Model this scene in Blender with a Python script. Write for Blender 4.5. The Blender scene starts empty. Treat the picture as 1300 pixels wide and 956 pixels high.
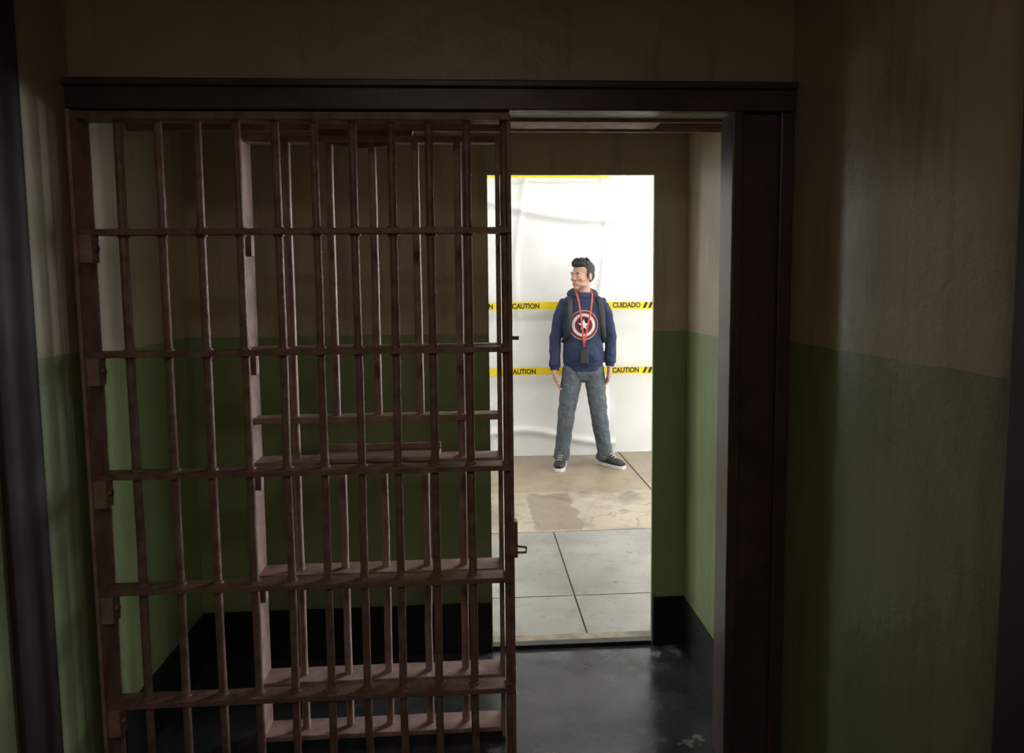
import bpy, bmesh, math, random
from mathutils import Vector, Matrix
random.seed(4)
S = bpy.context.scene
COL = S.collection

# ------------------------------------------------------------------ helpers
def link(o, parent=None):
    COL.objects.link(o)
    if parent: o.parent = parent
    return o
def empty(name, loc=(0,0,0)):
    e = bpy.data.objects.new(name, None); e.location = loc; e.empty_display_size = .1
    return link(e)
def bm_box(bm, x0,x1,y0,y1,z0,z1, mi=0):
    v=[bm.verts.new(p) for p in [(x0,y0,z0),(x1,y0,z0),(x1,y1,z0),(x0,y1,z0),(x0,y0,z1),(x1,y0,z1),(x1,y1,z1),(x0,y1,z1)]]
    for f in [(0,3,2,1),(4,5,6,7),(0,1,5,4),(1,2,6,5),(2,3,7,6),(3,0,4,7)]:
        fc=bm.faces.new([v[i] for i in f]); fc.material_index=mi
def bm_tube(bm, pts, radii, seg=16, ref=(0,1,0), cap=True, mi=0):
    pts=[Vector(p) for p in pts]; ref=Vector(ref); rings=[]
    for i,p in enumerate(pts):
        a=pts[max(i-1,0)]; b=pts[min(i+1,len(pts)-1)]
        t=(b-a).normalized()
        s=t.cross(ref)
        if s.length<1e-4: s=t.cross(Vector((1,0,0)))
        s.normalize(); u=s.cross(t).normalized()
        r=radii[i]
        if not isinstance(r,(tuple,list)): r=(r,r)
        rings.append([bm.verts.new(p+s*math.cos(2*math.pi*k/seg)*r[0]+u*math.sin(2*math.pi*k/seg)*r[1]) for k in range(seg)])
    for i in range(len(rings)-1):
        for k in range(seg):
            f=bm.faces.new([rings[i][k],rings[i][(k+1)%seg],rings[i+1][(k+1)%seg],rings[i+1][k]]); f.smooth=True; f.material_index=mi
    if cap:
        bm.faces.new(rings[0][::-1]).material_index=mi; bm.faces.new(rings[-1]).material_index=mi
def bm_ell(bm, c, r, seg=20, rot=None, mi=0):
    m=Matrix.Translation(c)
    if rot: m=m@rot
    m=m@Matrix.Diagonal((r[0],r[1],r[2],1))
    res=bmesh.ops.create_uvsphere(bm,u_segments=seg,v_segments=seg//2+2,radius=1,matrix=m)
    for v in res['verts']:
        for f in v.link_faces: f.smooth=True; f.material_index=mi
def finish(bm, name, mats, parent=None, bevel=0, loc=None, xf=None):
    if xf is not None: bmesh.ops.transform(bm, matrix=xf, verts=bm.verts)
    bmesh.ops.recalc_face_normals(bm, faces=bm.faces)
    me=bpy.data.meshes.new(name); bm.to_mesh(me); bm.free()
    for m in (mats if isinstance(mats,list) else [mats]): me.materials.append(m)
    o=bpy.data.objects.new(name,me)
    if loc: o.location=loc
    link(o,parent)
    if bevel:
        b=o.modifiers.new('bevel','BEVEL'); b.width=bevel; b.segments=2; b.limit_method='ANGLE'
    return o
def boxes(name, lst, mats, parent=None, bevel=0):
    bm=bmesh.new()
    for b in lst: bm_box(bm,*b)
    return finish(bm,name,mats,parent,bevel)
def remesh(o, vox, smooth=4):
    r=o.modifiers.new('rm','REMESH'); r.mode='VOXEL'; r.voxel_size=vox; r.use_smooth_shade=True
    s=o.modifiers.new('sm','SMOOTH'); s.factor=.5; s.iterations=smooth

# ------------------------------------------------------------------ materials
class N:
    def __init__(s,name):
        s.m=bpy.data.materials.new(name); s.m.use_nodes=True; s.t=s.m.node_tree; s.b=s.t.nodes['Principled BSDF']
    def n(s,typ,**kw):
        x=s.t.nodes.new(typ)
        for k,v in kw.items(): setattr(x,k,v)
        return x
    def l(s,a,b): s.t.links.new(a,b)
    def val(s,sock,v):
        if isinstance(v,bpy.types.NodeSocket): s.l(v,sock)
        else: sock.default_value=v
    def math(s,op,a,b=None,c=None):
        x=s.n('ShaderNodeMath',operation=op); s.val(x.inputs[0],a)
        if b is not None: s.val(x.inputs[1],b)
        if c is not None: s.val(x.inputs[2],c)
        return x.outputs[0]
    def mix(s,f,a,b):
        x=s.n('ShaderNodeMix',data_type='RGBA'); s.val(x.inputs[0],f)
        s.val(x.inputs[6],a if not isinstance(a,tuple) else (*a,1)); s.val(x.inputs[7],b if not isinstance(b,tuple) else (*b,1))
        return x.outputs[2]
    def pos(s,obj=False):
        if obj: return s.n('ShaderNodeTexCoord').outputs['Object']
        return s.n('ShaderNodeNewGeometry').outputs['Position']
    def noise(s,scale,detail=4,vec=None,rough=.55):
        x=s.n('ShaderNodeTexNoise'); x.inputs['Scale'].default_value=scale; x.inputs['Detail'].default_value=detail; x.inputs['Roughness'].default_value=rough
        s.l(vec if vec is not None else s.pos(),x.inputs['Vector']); return x.outputs[0]
    def thr(s,v,a,b):
        x=s.n('ShaderNodeMapRange'); s.val(x.inputs[0],v); x.inputs[1].default_value=a; x.inputs[2].default_value=b; return x.outputs[0]
    def bump(s,h,strength=.2,dist=.01):
        x=s.n('ShaderNodeBump'); x.inputs['Strength'].default_value=strength; x.inputs['Distance'].default_value=dist
        s.l(h,x.inputs['Height']); s.l(x.outputs[0],s.b.inputs['Normal'])
    def base(s,c): s.val(s.b.inputs['Base Color'],c if not isinstance(c,tuple) else (*c,1))
    def rough(s,v): s.val(s.b.inputs['Roughness'],v)

def two_tone(name, cream, green, zl, rough=.38, grime=.45):
    k=N(name); sp=k.n('ShaderNodeSeparateXYZ'); k.l(k.pos(),sp.inputs[0])
    wob=k.math('MULTIPLY_ADD',k.noise(6),.012,zl-.006)
    m=k.math('LESS_THAN',sp.outputs[2],wob)
    col=k.mix(m,cream,green)
    col=k.mix(k.math('MULTIPLY',k.noise(3,6),grime),col,(.12,.09,.05))
    st=k.n('ShaderNodeMapping'); st.inputs['Scale'].default_value=(7,7,.9); k.l(k.pos(),st.inputs['Vector'])   # vertical drips
    col=k.mix(k.math('MULTIPLY',k.thr(k.noise(1.6,6,st.outputs[0],.65),.52,.72),grime*.8),col,(.10,.08,.05))
    chips=k.thr(k.noise(14,8,rough=.65),.70,.715)
    col=k.mix(chips,col,(.26,.15,.09))
    k.base(col); k.rough(k.math('MULTIPLY_ADD',k.noise(5),.25,rough-.12))
    h=k.math('ADD',k.noise(9,5),k.math('MULTIPLY',k.noise(120,3),.12)); k.bump(h,.35,.012)
    return k.m
def simple(name,c,c2=None,rough=.5,scale=20,metal=0,bump=.15,obj=False,dist=.004):
    k=N(name); v=k.pos(obj)
    k.base(k.mix(k.thr(k.noise(scale,6,v),.35,.7),c,c2 or tuple(x*.75 for x in c))); k.rough(rough)
    k.b.inputs['Metallic'].default_value=metal
    if bump: k.bump(k.noise(scale*3,4,v),bump,dist)
    return k.m

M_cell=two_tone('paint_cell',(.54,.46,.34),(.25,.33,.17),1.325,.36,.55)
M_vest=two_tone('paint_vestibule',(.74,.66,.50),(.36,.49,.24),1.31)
M_black=simple('black_baseboard_paint',(.012,.014,.013),(.02,.02,.018),.35,15)
M_bar=simple('bar_steel_paint',(.20,.105,.090),(.33,.23,.20),.45,25,.15,.5)
M_plate=simple('plate_steel_paint',(.50,.35,.32),(.30,.19,.17),.5,18,.1,.35)
M_frame=simple('frame_steel_paint',(.060,.034,.030),(.10,.065,.055),.38,9,.1,.2)
M_post=simple('post_paint',(.035,.022,.026),(.05,.035,.04),.5,9,.1,.2)
M_ceil=simple('ceiling_paint',(.25,.2,.15),None,.7,5)
M_white=simple('white_wall_paint',(.82,.82,.80),(.76,.76,.74),.6,3,bump=.05)
M_sheet=simple('white_plastic_sheet',(.80,.80,.80),(.72,.72,.72),.38,4,bump=.15)
M_tape=simple('tape_yellow',(.85,.66,.0),(.8,.6,.0),.35,8,bump=0)
M_ink=simple('tape_ink',(.01,.01,.01),None,.5,8,bump=0)
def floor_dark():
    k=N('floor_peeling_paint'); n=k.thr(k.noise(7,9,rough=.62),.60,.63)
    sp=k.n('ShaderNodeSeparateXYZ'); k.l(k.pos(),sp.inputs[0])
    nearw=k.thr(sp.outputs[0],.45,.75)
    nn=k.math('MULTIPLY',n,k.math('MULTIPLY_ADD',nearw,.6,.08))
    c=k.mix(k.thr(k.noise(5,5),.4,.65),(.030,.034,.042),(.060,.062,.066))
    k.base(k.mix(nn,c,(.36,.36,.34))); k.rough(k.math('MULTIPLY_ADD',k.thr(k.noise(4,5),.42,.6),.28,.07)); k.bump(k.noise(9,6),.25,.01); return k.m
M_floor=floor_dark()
def floor_tile(name,a,b,rough,c=None):
    k=N(name); col=k.mix(k.thr(k.noise(1.7,7,rough=.6),.35,.65),a,b)
    if c:
        col=k.mix(k.thr(k.noise(1.1,3),.52,.56),col,c)
        vo=k.n('ShaderNodeTexVoronoi',feature='DISTANCE_TO_EDGE'); vo.inputs['Scale'].default_value=1.3
        va=k.n('ShaderNodeVectorMath',operation='ADD'); nz=k.n('ShaderNodeTexNoise'); nz.inputs['Scale'].default_value=4; k.l(k.pos(),nz.inputs['Vector'])
        k.l(k.pos(),va.inputs[0]); k.l(nz.outputs[1],va.inputs[1]); k.l(va.outputs[0],vo.inputs['Vector'])
        col=k.mix(k.math('MULTIPLY',k.math('LESS_THAN',vo.outputs[0],.012),.5),col,(.10,.08,.06))
        # worn rectangular patch where old fixings stood
        sp=k.n('ShaderNodeSeparateXYZ'); k.l(k.pos(),sp.inputs[0])
        wx=k.math('MULTIPLY_ADD',k.noise(9,4),.12,-.06)
        px=k.math('LESS_THAN',k.math('ABSOLUTE',k.math('SUBTRACT',k.math('ADD',sp.outputs[0],wx),.52)),.15)
        py=k.math('LESS_THAN',k.math('ABSOLUTE',k.math('SUBTRACT',k.math('ADD',sp.outputs[1],wx),4.42)),.36)
        col=k.mix(k.math('MULTIPLY',k.math('MULTIPLY',px,py),.6),col,(.17,.13,.10))
    col=k.mix(k.math('MULTIPLY',k.thr(k.noise(22,6),.58,.7),.4),col,(.1,.09,.08))
    col=k.mix(k.math('MULTIPLY',k.thr(k.noise(5,8,rough=.7),.5,.65),.4),col,(.14,.12,.10))
    k.base(col); k.rough(k.math('MULTIPLY_ADD',k.noise(4),.3,rough)); k.bump(k.noise(8,4),.12,.01); return k.m
M_tile=floor_tile('floor_slab_grey',(.32,.31,.28),(.21,.205,.19),.18)
M_conc=floor_tile('floor_concrete_tan',(.42,.36,.28),(.34,.29,.22),.25,(.24,.20,.16))
M_conc2=floor_tile('floor_concrete_brown',(.26,.20,.14),(.32,.26,.18),.25)
M_grout=simple('floor_grout',(.07,.06,.05),None,.9)
M_thr=simple('threshold_steel',(.30,.24,.17),(.10,.08,.06),.5,12)

# ------------------------------------------------------------------ cell shell
YG=2.0
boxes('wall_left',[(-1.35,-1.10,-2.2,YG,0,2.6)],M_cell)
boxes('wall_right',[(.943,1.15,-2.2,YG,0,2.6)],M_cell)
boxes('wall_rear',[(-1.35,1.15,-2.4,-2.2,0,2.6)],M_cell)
boxes('ceiling',[(-1.35,1.15,-2.4,YG+.1,2.6,2.7)],M_ceil)
boxes('wall_front',[(-1.35,1.15,YG,YG+.1,2.0,2.6)],M_cell)
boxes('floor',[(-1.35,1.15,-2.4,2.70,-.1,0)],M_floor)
boxes('trim_left',[(-1.10,-1.085,1.62,1.764,0,2.6)],M_post,bevel=.004)
boxes('trim_right',[(.913,.943,.90,1.108,0,2.6)],M_post,bevel=.006)
# vestibule
boxes('wall_vestibule_left',[(-1.35,-1.09,YG+.002,2.80,0,1.998)],M_vest)
boxes('wall_vestibule_right',[(.86,1.15,YG+.06,2.80,0,1.998)],M_vest)
boxes('wall_vestibule_back',[(-1.09,.065,2.70,2.80,0,2.09),(.725,.86,2.70,2.715,0,2.09),(.065,.725,2.70,2.715,1.927,2.09)],M_vest)
boxes('ceiling_vestibule',[(-1.35,1.15,YG+.1,2.80,2.09,2.6),(-1.35,-1.09,YG+.1,2.8,1.998,2.09),(.86,1.15,YG+.1,2.8,1.998,2.09)],M_vest)
boxes('baseboard_back',[(-1.09,.060,2.688,2.70,0,.205),(.73,.86,2.688,2.70,0,.205)],M_black)
boxes('baseboard_right',[(.848,.86,YG+.07,2.688,0,.205)],M_black)
boxes('baseboard_left',[(-1.09,-1.078,YG+.06,2.688,0,.205)],M_black)
boxes('threshold',[(.065,.80,2.735,2.80,-.02,.006)],M_thr)
boxes('threshold_rail',[(.065,.725,2.70,2.735,-.02,.016)],M_black)
gate=empty('barred_cell_front')
boxes('frame',[(-1.095,.940,YG-.035,YG-.001,1.990,2.062),(-1.095,.940,YG-.05,YG-.035,2.05,2.07),
   (.753,.785,YG-.045,YG+.055,0,1.99),(.785,.940,YG-.012,YG+.055,0,1.99),(.90,.940,YG-.03,YG-.012,0,1.99)],M_frame,gate,bevel=.004)
boxes('sliding_track',[(-1.088,.858,YG+.102,YG+.115,1.99,2.05),(-1.088,.858,YG+.115,YG+.28,2.035,2.05),(.12,.60,YG+.12,YG+.24,2.0,2.034),(-1.088,.858,YG+.28,YG+.295,2.0,2.05)],M_plate,gate,bevel=.003)

def bars(bm,xs,y,z0,z1,r,mi=0):
    for x in xs:
        n=8; bm_tube(bm,[(x+random.uniform(-.0012,.0012),y+random.uniform(-.001,.001),z0+(z1-z0)*i/n) for i in range(n+1)],[r]*(n+1),14,mi=mi)
bm=bmesh.new()
bars(bm,[-.979+.1077*i for i in range(11)],YG+.005,0,1.985,.0120)
for z in (1.6575,1.314,.963,.6215,.277):
    bm_box(bm,-1.09,.112,YG-.030,YG+.030,z-.008,z+.008,0)
    for i in range(11):
        x=-.979+.1077*i
        bm_tube(bm,[(x,YG+.005,z-.014),(x,YG+.005,z+.014)],[.0165,.0165],14)
bm_box(bm,-1.085,.112,YG-.03,YG+.03,1.965,1.985)
bm_box(bm,-1.085,.112,YG-.03,YG+.03,0,.03)
bm_box(bm,.104,.116,YG-.02,YG+.045,0,1.985)
bm_box(bm,-1.088,-1.078,YG-.05,YG+.05,0,1.985,1)
for z in (1.6575,1.314,.963,.6215,.277):
    bm_box(bm,-1.078,-1.045,YG-.04,YG-.0,z-.085,z-.008,1)
    bm_tube(bm,[(-1.045,YG-.02,z-.045),(-1.036,YG-.02,z-.045)],[.012,.009],8)
bm_tube(bm,[(.112,YG-.01,1.345),(.135,YG-.01,1.345)],[.006,.006],10)
bm_box(bm,.10,.125,YG-.03,YG,.69,.80)
bm_tube(bm,[(.125,YG-.015,.70),(.15,YG-.015,.70),(.152,YG-.015,.715),(.125,YG-.015,.72)],[.004]*4,8)
finish(bm,'bar_grille',[M_bar,M_plate],gate,bevel=.002)

YD=2.2
bm=bmesh.new()
bars(bm,[-.571,-.04],YD,.03,1.96,.0125,1)
bars(bm,[-.439,-.306,-.172],YD,1.078,1.96,.0125,1)
bars(bm,[-.439+.012,-.306+.012,-.172+.012],YD,.03,.941,.0125,1)
for z in (1.675,1.3075): bm_box(bm,-.70,.09,YD-.025,YD+.025,z-.006,z+.006,1)
bm_box(bm,-.70,.09,YD-.03,YD+.03,1.068,1.088,1)
for z in (.941,.574,.214,.03): bm_box(bm,-.70,.09,YD-.045,YD+.045,z-.008,z+.008,1)
bm_box(bm,-.50,-.11,YD-.08,YD+.04,.952,.964,1)
bm_box(bm,-.50,-.11,YD+.03,YD+.04,.964,.985,1)
bm_box(bm,-.70,.09,YD-.02,YD+.02,1.945,1.965,1)
bm_box(bm,-.706,-.694,YD-.05,YD+.05,.005,1.965,1)
bm_box(bm,.079,.091,YD-.05,YD+.05,.005,1.965,1)
for z in (1.675,1.3075,.941,.574): bm_box(bm,-.694,-.672,YD-.05,YD-.02,z-.08,z-.006,1)
vs=[]
for y in (YD-.012,YD+.012):
    vs.append([bm.verts.new((-.33+.155*math.cos(a),y,1.985+.055*-math.sin(a))) for a in [math.pi*i/14 for i in range(15)]])
bm.faces.new(vs[0]); bm.faces.new(vs[1][::-1])
for i in range(15):
    j=(i+1)%15; bm.faces.new([vs[0][i],vs[0][j],vs[1][j],vs[1][i]])
for x in (-.40,-.26): bm_box(bm,x-.02,x+.02,YD-.01,YD+.01,1.94,1.987)
finish(bm,'sliding_barred_door',[M_bar,M_plate],bevel=.002)

# ------------------------------------------------------------------ corridor
boxes('wall_corridor_back',[(-5,9,5.95,6.1,0,3.4)],M_white)
boxes('wall_corridor_front',[(-5,.065,2.80,2.84,0,3.4),(.80,9,2.80,2.84,0,3.4),(.065,.80,2.80,2.84,2.0,3.4)],M_white)
boxes('ceiling_corridor',[(-5,9,2.80,6.1,3.4,3.5)],M_white)
boxes('wall_corridor_left',[(-5.1,-5,2.8,6.1,0,3.4)],M_white)
boxes('wall_corridor_right',[(9,9.1,2.8,6.1,0,3.4)],M_white)
bm=bmesh.new()
bm_box(bm,-5,9,2.80,5.95,-.1,-.006,3)
g=.004
xe=[.474+.813*k for k in range(-6,10)]
ye=[2.80,3.17,4.03]
for i in range(len(xe)-1):
    for j in range(2): bm_box(bm,xe[i]+g,xe[i+1]-g,ye[j]+g,ye[j+1]-g,-.03,0,0)
for a,b in ((xe[0],1.287),(1.287,xe[-1])):
    bm_box(bm,a+g*1.5,b-g*1.5,4.03+g,4.82,-.03,0,1)
    bm_box(bm,a+g*1.5,b-g*1.5,4.82,5.95,-.03,0,2)
finish(bm,'floor_corridor',[M_tile,M_conc,M_conc2,M_grout])
bm=bmesh.new(); nx,nz=110,140; X0,X1=-.9,1.235; HH=2.95
grid=[]
for i in range(nx+1):
    row=[]
    for j in range(nz+1):
        x=X0+(X1-X0)*i/nx; z=HH*j/nz
        y=5.865+.007*math.sin(x*5+math.sin(z*1.2))+.004*math.sin(x*13+z*2)+.006*math.sin(z*5+x*3)
        zc=2.17-.12*(x-.35)-.05*math.sin((x-.2)*2.6)
        y-=.040*math.exp(-((z-zc)/.030)**2)*(1 if x>.2 else max(0,(x+.2)/.4))
        xc=.42+.05*math.sin(z*3)
        if z>1.0: y-=.020*math.exp(-((x-xc)/.022)**2)*min(1,(z-1.0)*2)
        y-=.018*math.exp(-((x-1.12-.03*math.sin(z*4))/.02)**2)
        zc2=.17+.06*math.sin(x*4); y-=.03*math.exp(-((z-zc2)/.025)**2)
        row.append(bm.verts.new((x,y,z+.002)))
    grid.append(row)
for i in range(nx):
    for j in range(nz):
        f=bm.faces.new([grid[i][j],grid[i+1][j],grid[i+1][j+1],grid[i][j+1]]); f.smooth=True
finish(bm,'plastic_sheet',M_sheet)

def text(body,x,z,size,y,parent,w=None):
    c=bpy.data.curves.new('t','FONT'); c.body=body; c.size=size; c.align_x='CENTER'; c.align_y='CENTER'; c.offset=.0020; c.extrude=.0003
    o=bpy.data.objects.new('lettering',c); o.rotation_euler=(math.pi/2,0,0); o.location=(x,y,z); o.scale=(.86,1,1)
    c.materials.append(M_ink); link(o,parent); return o
def tape(z,words,stripes,h=.062,x0=-1.5,x1=3.2,y=5.79):
    e=empty('caution_tape',(0,0,0))
    bm=bmesh.new(); n=60; pr=None
    for i in range(n+1):
        x=x0+(x1-x0)*i/n; dz=.004*math.sin(x*3)
        a=bm.verts.new((x,y,z-h/2+dz)); b=bm.verts.new((x,y,z+h/2+dz))
        if pr: bm.faces.new([pr[0],a,b,pr[1]])
        pr=(a,b)
    finish(bm,'tape_strip',M_tape,e)
    for w,x in words: text(w,x,z,.060,y-.002,e)
    if stripes:
        bm=bmesh.new()
        for x in stripes:
            d=.022; v=[bm.verts.new(p) for p in [(x,y-.002,z-h/2+.006),(x+.024,y-.002,z-h/2+.006),(x+.024+d,y-.002,z+h/2-.006),(x+d,y-.002,z+h/2-.006)]]; bm.faces.new(v)
        finish(bm,'stripes',M_ink,e)
    return e
tape(1.317,[('CAUTION',.06),('CAUTION',.455),('CUIDADO',1.32),('CAUTION',1.95)],[1.46,1.505,1.55])
tape(.757,[('CAUTION',.0),('CAUTION',.42),('CAUTION',1.315),('CUIDADO',1.95)],[1.46,1.505,1.55,.20,.245])
tape(2.40,[],None,h=.02,x0=.0,x1=1.17,y=5.80)

# ------------------------------------------------------------------ man
man=empty('man',(.90,5.52,0))
def hoodie_mat():
    k=N('hoodie_fabric'); v=k.pos(True); sp=k.n('ShaderNodeSeparateXYZ'); k.l(v,sp.inputs[0])
    x=k.math('ADD',sp.outputs[0],.015); z=k.math('SUBTRACT',sp.outputs[2],1.175)
    r=k.math('SQRT',k.math('ADD',k.math('MULTIPLY',x,x),k.math('MULTIPLY',z,z)))
    navy=k.mix(k.noise(60,4,v),(.010,.018,.052),(.017,.030,.076))
    ramp=k.n('ShaderNodeValToRGB'); ramp.color_ramp.interpolation='CONSTANT'; cr=ramp.color_ramp
    k.l(k.math('MULTIPLY',r,5),ramp.inputs[0])
    cr.elements[0].position=0; cr.elements[0].color=(.012,.018,.05,1)
    cr.elements[1].position=.052*5; cr.elements[1].color=(.17,.012,.02,1)
    for p,c in ((.070,(.58,.56,.56)),(.092,(.15,.012,.02)),(.113,(.45,.43,.45)),(.118,(.012,.028,.085))):
        e=cr.elements.new(p*5); e.color=(*c,1)
    ang=k.math('ARCTAN2',x,z); t=k.math('PINGPONG',ang,math.pi/5)
    e=k.math('MULTIPLY',r,k.math('ADD',k.math('MULTIPLY',k.math('COSINE',t),.2245),k.math('MULTIPLY',k.math('SINE',t),.691)))
    star=k.math('LESS_THAN',e,.2245*.048)
    c=k.mix(star,ramp.outputs[0],(.75,.74,.74))
    inside=k.math('MULTIPLY',k.math('LESS_THAN',r,.118),k.math('LESS_THAN',sp.outputs[1],-.02))
    inside=k.math('MULTIPLY',inside,k.math('LESS_THAN',k.math('ABSOLUTE',x),.15))
    k.base(k.mix(inside,navy,c)); k.rough(.85); k.bump(k.noise(14,5,v),.5,.02); return k.m
M_hood=hoodie_mat()
M_jean=simple('jeans_grey_denim',(.062,.076,.090),(.100,.120,.136),.8,14,bump=.6,obj=True,dist=.02)
M_skin=simple('skin',(.46,.27,.19),(.40,.22,.15),.55,20,bump=.05,obj=True)
M_hair=simple('hair_black',(.006,.005,.005),(.012,.010,.009),.65,90,bump=.5,obj=True)
M_eye=simple('eye_white',(.55,.52,.5),None,.3,bump=0)
M_iris=simple('iris_dark',(.02,.012,.01),None,.2,bump=0)
M_lip=simple('lips',(.32,.15,.12),None,.5,bump=0)
M_strap=simple('strap_black',(.01,.01,.012),(.02,.02,.022),.6,40)
M_lany=simple('lanyard_orange',(.62,.08,.03),(.52,.06,.03),.5,40)
M_shoe=simple('shoe_black',(.012,.012,.014),(.03,.03,.03),.6,40)
M_sole=simple('shoe_sole_white',(.62,.61,.58),(.45,.44,.42),.6,40)

WR={-1:(-.238,-.02,.80),1:(.214,-.03,.83)}
EL={-1:(-.224,.03,1.06),1:(.236,.03,1.07)}
SH={-1:(-.156,.01,1.338),1:(.160,.01,1.342)}
HIP={-1:(-.080,0,.84),1:(.083,0,.84)}
KN={-1:(-.140,-.015,.45),1:(.122,-.03,.46)}
AN={-1:(-.178,.01,.09),1:(.186,.01,.09)}
def lerp(a,b,t): return tuple(a[i]+(b[i]-a[i])*t for i in range(3))
yaw=Matrix.Rotation(math.radians(-50),4,'Z')
HC=Vector((-.012,-.015,1.568)); HM=Matrix.Translation(HC)@yaw@Matrix.Scale(1.02,4)
bm=bmesh.new()
bm_tube(bm,[(0,0,.80),(0,0,.95),(0,0,1.1),(0,0,1.25),(0,.005,1.36),(0,.01,1.41)],[(.13,.085),(.125,.08),(.12,.08),(.14,.09),(.13,.075),(.07,.06)],20,ref=(0,1,0))
bm_tube(bm,[(0,.012,1.36),(0,.005,1.43),(-.005,-.002,1.50),(-.01,-.005,1.57)],[.068,.061,.058,.056],18)
for s in (-1,1):
    bm_tube(bm,[(s*.08,.01,1.36),SH[s],lerp(SH[s],EL[s],.5),EL[s],lerp(EL[s],WR[s],.3),WR[s]],[.048,.048,.043,.036,.036,.027],14)
    bm_tube(bm,[HIP[s],lerp(HIP[s],KN[s],.5),KN[s],lerp(KN[s],AN[s],.3),AN[s]],[.075,.068,.050,.050,.038],14)
    w=Vector(WR[s]); inn=-s
    def P(x,y,z): return (w.x+inn*x,w.y+y,w.z+z)
    bm_tube(bm,[P(0,0,.01),P(.0,-.002,-.02),P(.004,-.004,-.055),P(.010,-.004,-.092)],[(.024,.02),(.019,.033),(.018,.043),(.014,.040)],14,ref=(0,1,0))
    for fy,L,r in ((-.034,.070,.0092),(-.012,.078,.0095),(.010,.072,.0092),(.031,.056,.0082)):
        c=1+.25*(fy+.034)/.065
        bm_tube(bm,[P(.006,fy,-.078),P(.012,fy*1.05,-.092),P(.020*c,fy*1.08,-.092-L*.42),P(.040*c,fy*1.06,-.092-L*.74),P(.058*c,fy*1.02,-.092-L*.86)],[r*1.05,r*1.05,r,r*.92,r*.7],10)
    bm_tube(bm,[P(.004,-.022,-.022),P(.008,-.046,-.040),P(.016,-.060,-.068),P(.026,-.062,-.094)],[.014,.0125,.0108,.008],10)
def H(c,r,rot=None):
    bm_ell(bm2,c,r,24,rot)
bm2=bmesh.new()
H((0,.018,.035),(.076,.094,.085)); H((0,-.012,-.015),(.067,.078,.085)); H((0,-.028,-.058),(.053,.062,.050)); H((0,-.070,-.094),(.023,.020,.018))
for s in (-1,1):
    H((s*.038,-.055,-.026),(.023,.024,.020)); H((s*.079,.012,-.008),(.009,.019,.031)); H((s*.029,-.075,.022),(.026,.013,.008)); H((s*.040,-.02,-.072),(.020,.040,.022))
    H((s*.010,-.097,-.030),(.008,.009,.007))
bm_tube(bm2,[(0,-.078,.018),(0,-.091,-.004),(0,-.104,-.026),(0,-.094,-.034)],[.007,.008,.0105,.008],12,ref=(1,0,0))
H((0,-.080,-.060),(.026,.013,.014))
bm_tube(bm2,[(0,.01,-.06),(0,.02,-.14)],[.056,.058],16)
bmesh.ops.transform(bm2,matrix=HM,verts=bm2.verts)
me=bpy.data.meshes.new('tmp'); bm2.to_mesh(me); bm2.free(); bm.from_mesh(me)
o=finish(bm,'body',M_skin,man); remesh(o,.0042,3)
bm=bmesh.new()
for s in (-1,1): bm_ell(bm,(s*.031,-.0785,.004),(.0140,.009,.0065),12,mi=0); bm_ell(bm,(s*.031,-.0860,.004),(.0060,.003,.0060),10,mi=1)
bm_ell(bm,(0,-.0915,-.0575),(.019,.0035,.0032),12,mi=2); bm_ell(bm,(0,-.0905,-.0645),(.016,.0035,.0040),12,mi=2)
for s in (-1,1): bm_tube(bm,[(s*.014,-.0865,.021),(s*.032,-.0865,.026),(s*.049,-.073,.022)],[.0030,.0036,.002],8,mi=3)
finish(bm,'face_features',[M_eye,M_iris,M_lip,M_hair],man,xf=HM)
bm=bmesh.new()
bm_ell(bm,(0,.030,.050),(.082,.092,.078),24); bm_ell(bm,(0,.055,.005),(.073,.060,.065),20); bm_ell(bm,(0,-.035,.088),(.064,.052,.030),18)
for s in (-1,1): bm_ell(bm,(s*.070,.018,.03),(.012,.038,.034),14); bm_ell(bm,(s*.073,-.012,.010),(.006,.010,.022),10)
for i in range(240):
    a=random.uniform(0,2*math.pi); e=random.uniform(.35,1)
    p=Vector((.070*math.cos(a)*math.sqrt(1-e*e*.8),.006+.084*math.sin(a)*math.sqrt(1-e*e*.8),.066+.066*e))
    d=Vector((math.cos(a)*.4-.25,math.sin(a)*.35-.6,.7)).normalized()*random.uniform(.014,.026)
    bm_tube(bm,[p-d*.5,p+d*.4,p+d],[.007,.005,.001],5)
o=finish(bm,'hair',M_hair,man,xf=HM); remesh(o,.003,1)

bm=bmesh.new()
bm_tube(bm,[(0,0,.800),(0,0,.83),(0,0,.86),(0,0,.95),(0,0,1.08),(0,0,1.2),(0,.002,1.29),(0,.008,1.355),(0,.012,1.40),(0,.014,1.43)],
  [(.148,.112),(.152,.116),(.168,.132),(.166,.132),(.163,.130),(.172,.134),(.176,.125),(.155,.105),(.105,.088),(.080,.076)],32)
for s in (-1,1):
    pts=[(s*.09,.01,1.345),(s*.148,.01,1.338),lerp(SH[s],EL[s],.22),lerp(SH[s],EL[s],.6),EL[s],lerp(EL[s],WR[s],.35),lerp(EL[s],WR[s],.72),lerp(EL[s],WR[s],.86),lerp(EL[s],WR[s],.90),lerp(EL[s],WR[s],1.0)]
    bm_tube(bm,pts,[.055,.060,.061,.056,.050,.048,.047,.049,.038,.035],18)
ring=[(.100*math.sin(a),.020-.088*math.cos(a),1.400+.035*(1-math.cos(a))/2+ .0) for a in [2*math.pi*i/20 for i in range(21)]]
bm_tube(bm,ring,[(.024+.016*(1-math.cos(2*math.pi*i/20))/2) for i in range(21)],12,ref=(0,0,1),cap=False)
bm_ell(bm,(0,.11,1.36),(.10,.05,.09),18)
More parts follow.
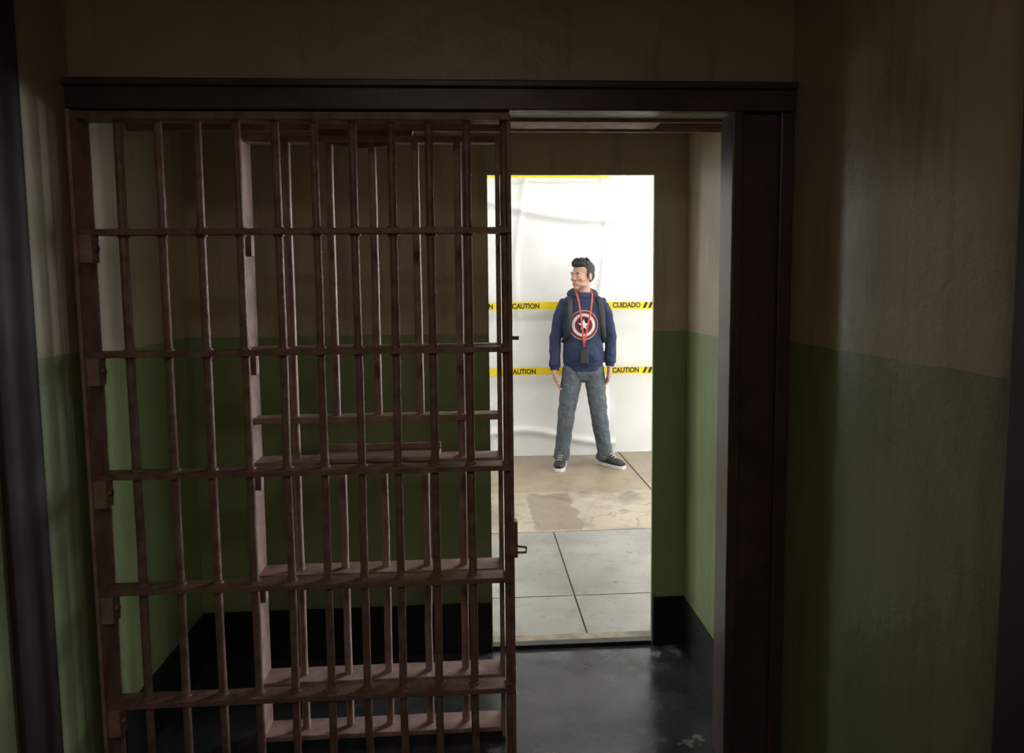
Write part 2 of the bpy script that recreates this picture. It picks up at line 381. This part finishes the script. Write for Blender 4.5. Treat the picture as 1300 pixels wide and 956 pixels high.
bm_tube(bm,[(0,-.112,.885),(0,-.118,.93),(0,-.114,1.0)],[(.115,.028),(.115,.028),(.080,.024)],20)
o=finish(bm,'hoodie',M_hood,man); remesh(o,.006,4)
tx=bpy.data.textures.new('folds','CLOUDS'); tx.noise_scale=.07
d=o.modifiers.new('folds','DISPLACE'); d.texture=tx; d.strength=.018; d.mid_level=.5; d.texture_coords='LOCAL'
bm=bmesh.new()
bm_tube(bm,[(0,0,.92),(0,0,.84),(0,0,.77),(0,0,.73),(0,0,.70)],[(.132,.09),(.142,.097),(.142,.10),(.09,.08),(.03,.05)],28)
for s in (-1,1):
    pts=[HIP[s],lerp(HIP[s],KN[s],.3),lerp(HIP[s],KN[s],.7),KN[s],lerp(KN[s],AN[s],.3),lerp(KN[s],AN[s],.7),lerp(KN[s],AN[s],.92),lerp(KN[s],AN[s],1.08)]
    bm_tube(bm,pts,[.080,.086,.077,.070,.068,.062,.064,.067],20)
o=finish(bm,'jeans',M_jean,man); remesh(o,.006,4)
tx2=bpy.data.textures.new('folds2','CLOUDS'); tx2.noise_scale=.05
d=o.modifiers.new('folds','DISPLACE'); d.texture=tx2; d.strength=.018; d.mid_level=.5; d.texture_coords='LOCAL'
for s,ang in ((-1,-16),(1,38)):
    rot=Matrix.Translation((AN[s][0],AN[s][1],0))@Matrix.Rotation(math.radians(ang),4,'Z')
    prof=[(.075,.026,.05),(.06,.036,.085),(.02,.038,.100),(-.03,.040,.092),(-.08,.045,.066),(-.13,.048,.052),(-.17,.040,.045),(-.195,.022,.035)]
    bm=bmesh.new(); bm_tube(bm,[(0,y,.018+h/2) for y,w,h in prof],[(w,h/2) for y,w,h in prof],16,ref=(0,0,1))
    o=finish(bm,'shoe_upper',M_shoe,man,xf=rot)
    bm=bmesh.new(); sp=[(.085,.018),(.075,.034),(.03,.041),(-.03,.043),(-.09,.049),(-.14,.051),(-.18,.043),(-.205,.022)]
    rg=[(w,y) for y,w in sp]+[(-w,y) for y,w in sp[::-1]]
    lo=[bm.verts.new((x,y,0)) for x,y in rg]; hi=[bm.verts.new((x,y,.026)) for x,y in rg]
    bm.faces.new(lo[::-1]); bm.faces.new(hi)
    for i in range(len(rg)): j=(i+1)%len(rg); bm.faces.new([lo[i],lo[j],hi[j],hi[i]])
    finish(bm,'shoe_sole',M_sole,man,xf=rot,bevel=.004)
    bm=bmesh.new()
    for q in range(4): bm_tube(bm,[(-.022,-.045-.022*q,.112-.012*q),(0,-.045-.022*q,.120-.012*q),(.022,-.045-.022*q,.112-.012*q)],[.003]*3,6)
    finish(bm,'laces',M_sole,man,xf=rot)
def ribbon(name,pts,w,mat,n=1,thick=.003):
    bm=bmesh.new(); pts=[Vector(p) for p in pts]
    bm_tube(bm,pts,[(w/2,thick)]*len(pts),8,ref=(0,1,0))
    return finish(bm,name,mat,man)
for s in (-1,1):
    ribbon('backpack_strap',[(s*.118,.10,1.32),(s*.115,.06,1.392),(s*.112,.0,1.408),(s*.114,-.07,1.39),(s*.120,-.108,1.35),(s*.126,-.134,1.28),(s*.132,-.137,1.19),(s*.145,-.115,1.10),(s*.165,-.04,1.03)],.046,M_strap,thick=.008)
    ribbon('lanyard_strap',[(s*.050,.05,1.455),(s*.068,.0,1.452),(s*.062,-.075,1.42),(s*.053,-.118,1.365),(s*.042-.003,-.140,1.28),(s*.024-.008,-.149,1.18),(-.015+s*.007,-.152,1.07),(-.018,-.155,1.0)],.013,M_lany)
bm=bmesh.new(); bm_box(bm,-.050,.014,-.182,-.148,.870,.985); finish(bm,'audio_guide',M_strap,man,bevel=.008)
bm=bmesh.new(); bm_tube(bm,[(0,.18,.98),(0,.18,1.02),(0,.18,1.2),(0,.175,1.33),(0,.17,1.38)],[(.10,.035),(.14,.055),(.145,.06),(.12,.055),(.07,.03)],20); finish(bm,'backpack',M_strap,man)

# ------------------------------------------------------------------ lights
def area(name,loc,rot,sx,sy,e,col=(1,1,1)):
    l=bpy.data.lights.new(name,'AREA'); l.shape='RECTANGLE'; l.size=sx; l.size_y=sy; l.energy=e; l.color=col
    o=bpy.data.objects.new(name,l); o.location=loc; o.rotation_euler=rot; return link(o)
area('ceiling_lamp',(.9,4.2,3.3),(0,0,0),2.4,.5,24,(1,.96,.9))
area('ceiling_lamp',(4.2,4.3,3.3),(0,0,0),2.4,.8,24,(1,.96,.9))
area('ceiling_lamp',(-2.2,4.3,3.3),(0,0,0),2.4,.8,26,(1,.96,.9))
for x,e in ((4.9,260),(6.3,190),(7.9,90),(-2.4,36)):
    area('window_daylight',(x,5.92,1.75),(math.radians(-90),0,0),.8,2.0,e,(.95,.98,1))
area('cell_fill',(-.1,-.8,2.55),(0,0,0),1.0,1.0,13,(1,.80,.68))  # added warm fill behind the camera to lift the dark cell; no real fixture
w=bpy.data.worlds.new('w'); S.world=w; w.use_nodes=True; w.node_tree.nodes['Background'].inputs[0].default_value=(.02,.02,.025,1)

# ------------------------------------------------------------------ camera
cam=bpy.data.cameras.new('camera'); co=bpy.data.objects.new('camera',cam); link(co)
cam.sensor_fit='HORIZONTAL'; cam.sensor_width=36; cam.clip_start=.02
p=math.radians(4.7); a=math.radians(3.3); rl=.01
F=Vector((math.sin(a)*math.cos(p),math.cos(a)*math.cos(p),-math.sin(p)))
R=Vector((math.cos(a),-math.sin(a),0)); U=R.cross(F)
R2=(R-U*rl).normalized(); U2=(U+R*rl).normalized()
co.matrix_world=Matrix((( R2.x,U2.x,-F.x,0),(R2.y,U2.y,-F.y,0),(R2.z,U2.z,-F.z,1.5),(0,0,0,1)))
cam.lens=867/1300*36; cam.shift_y=-45/1300
S.camera=co
S.view_settings.view_transform='Standard'
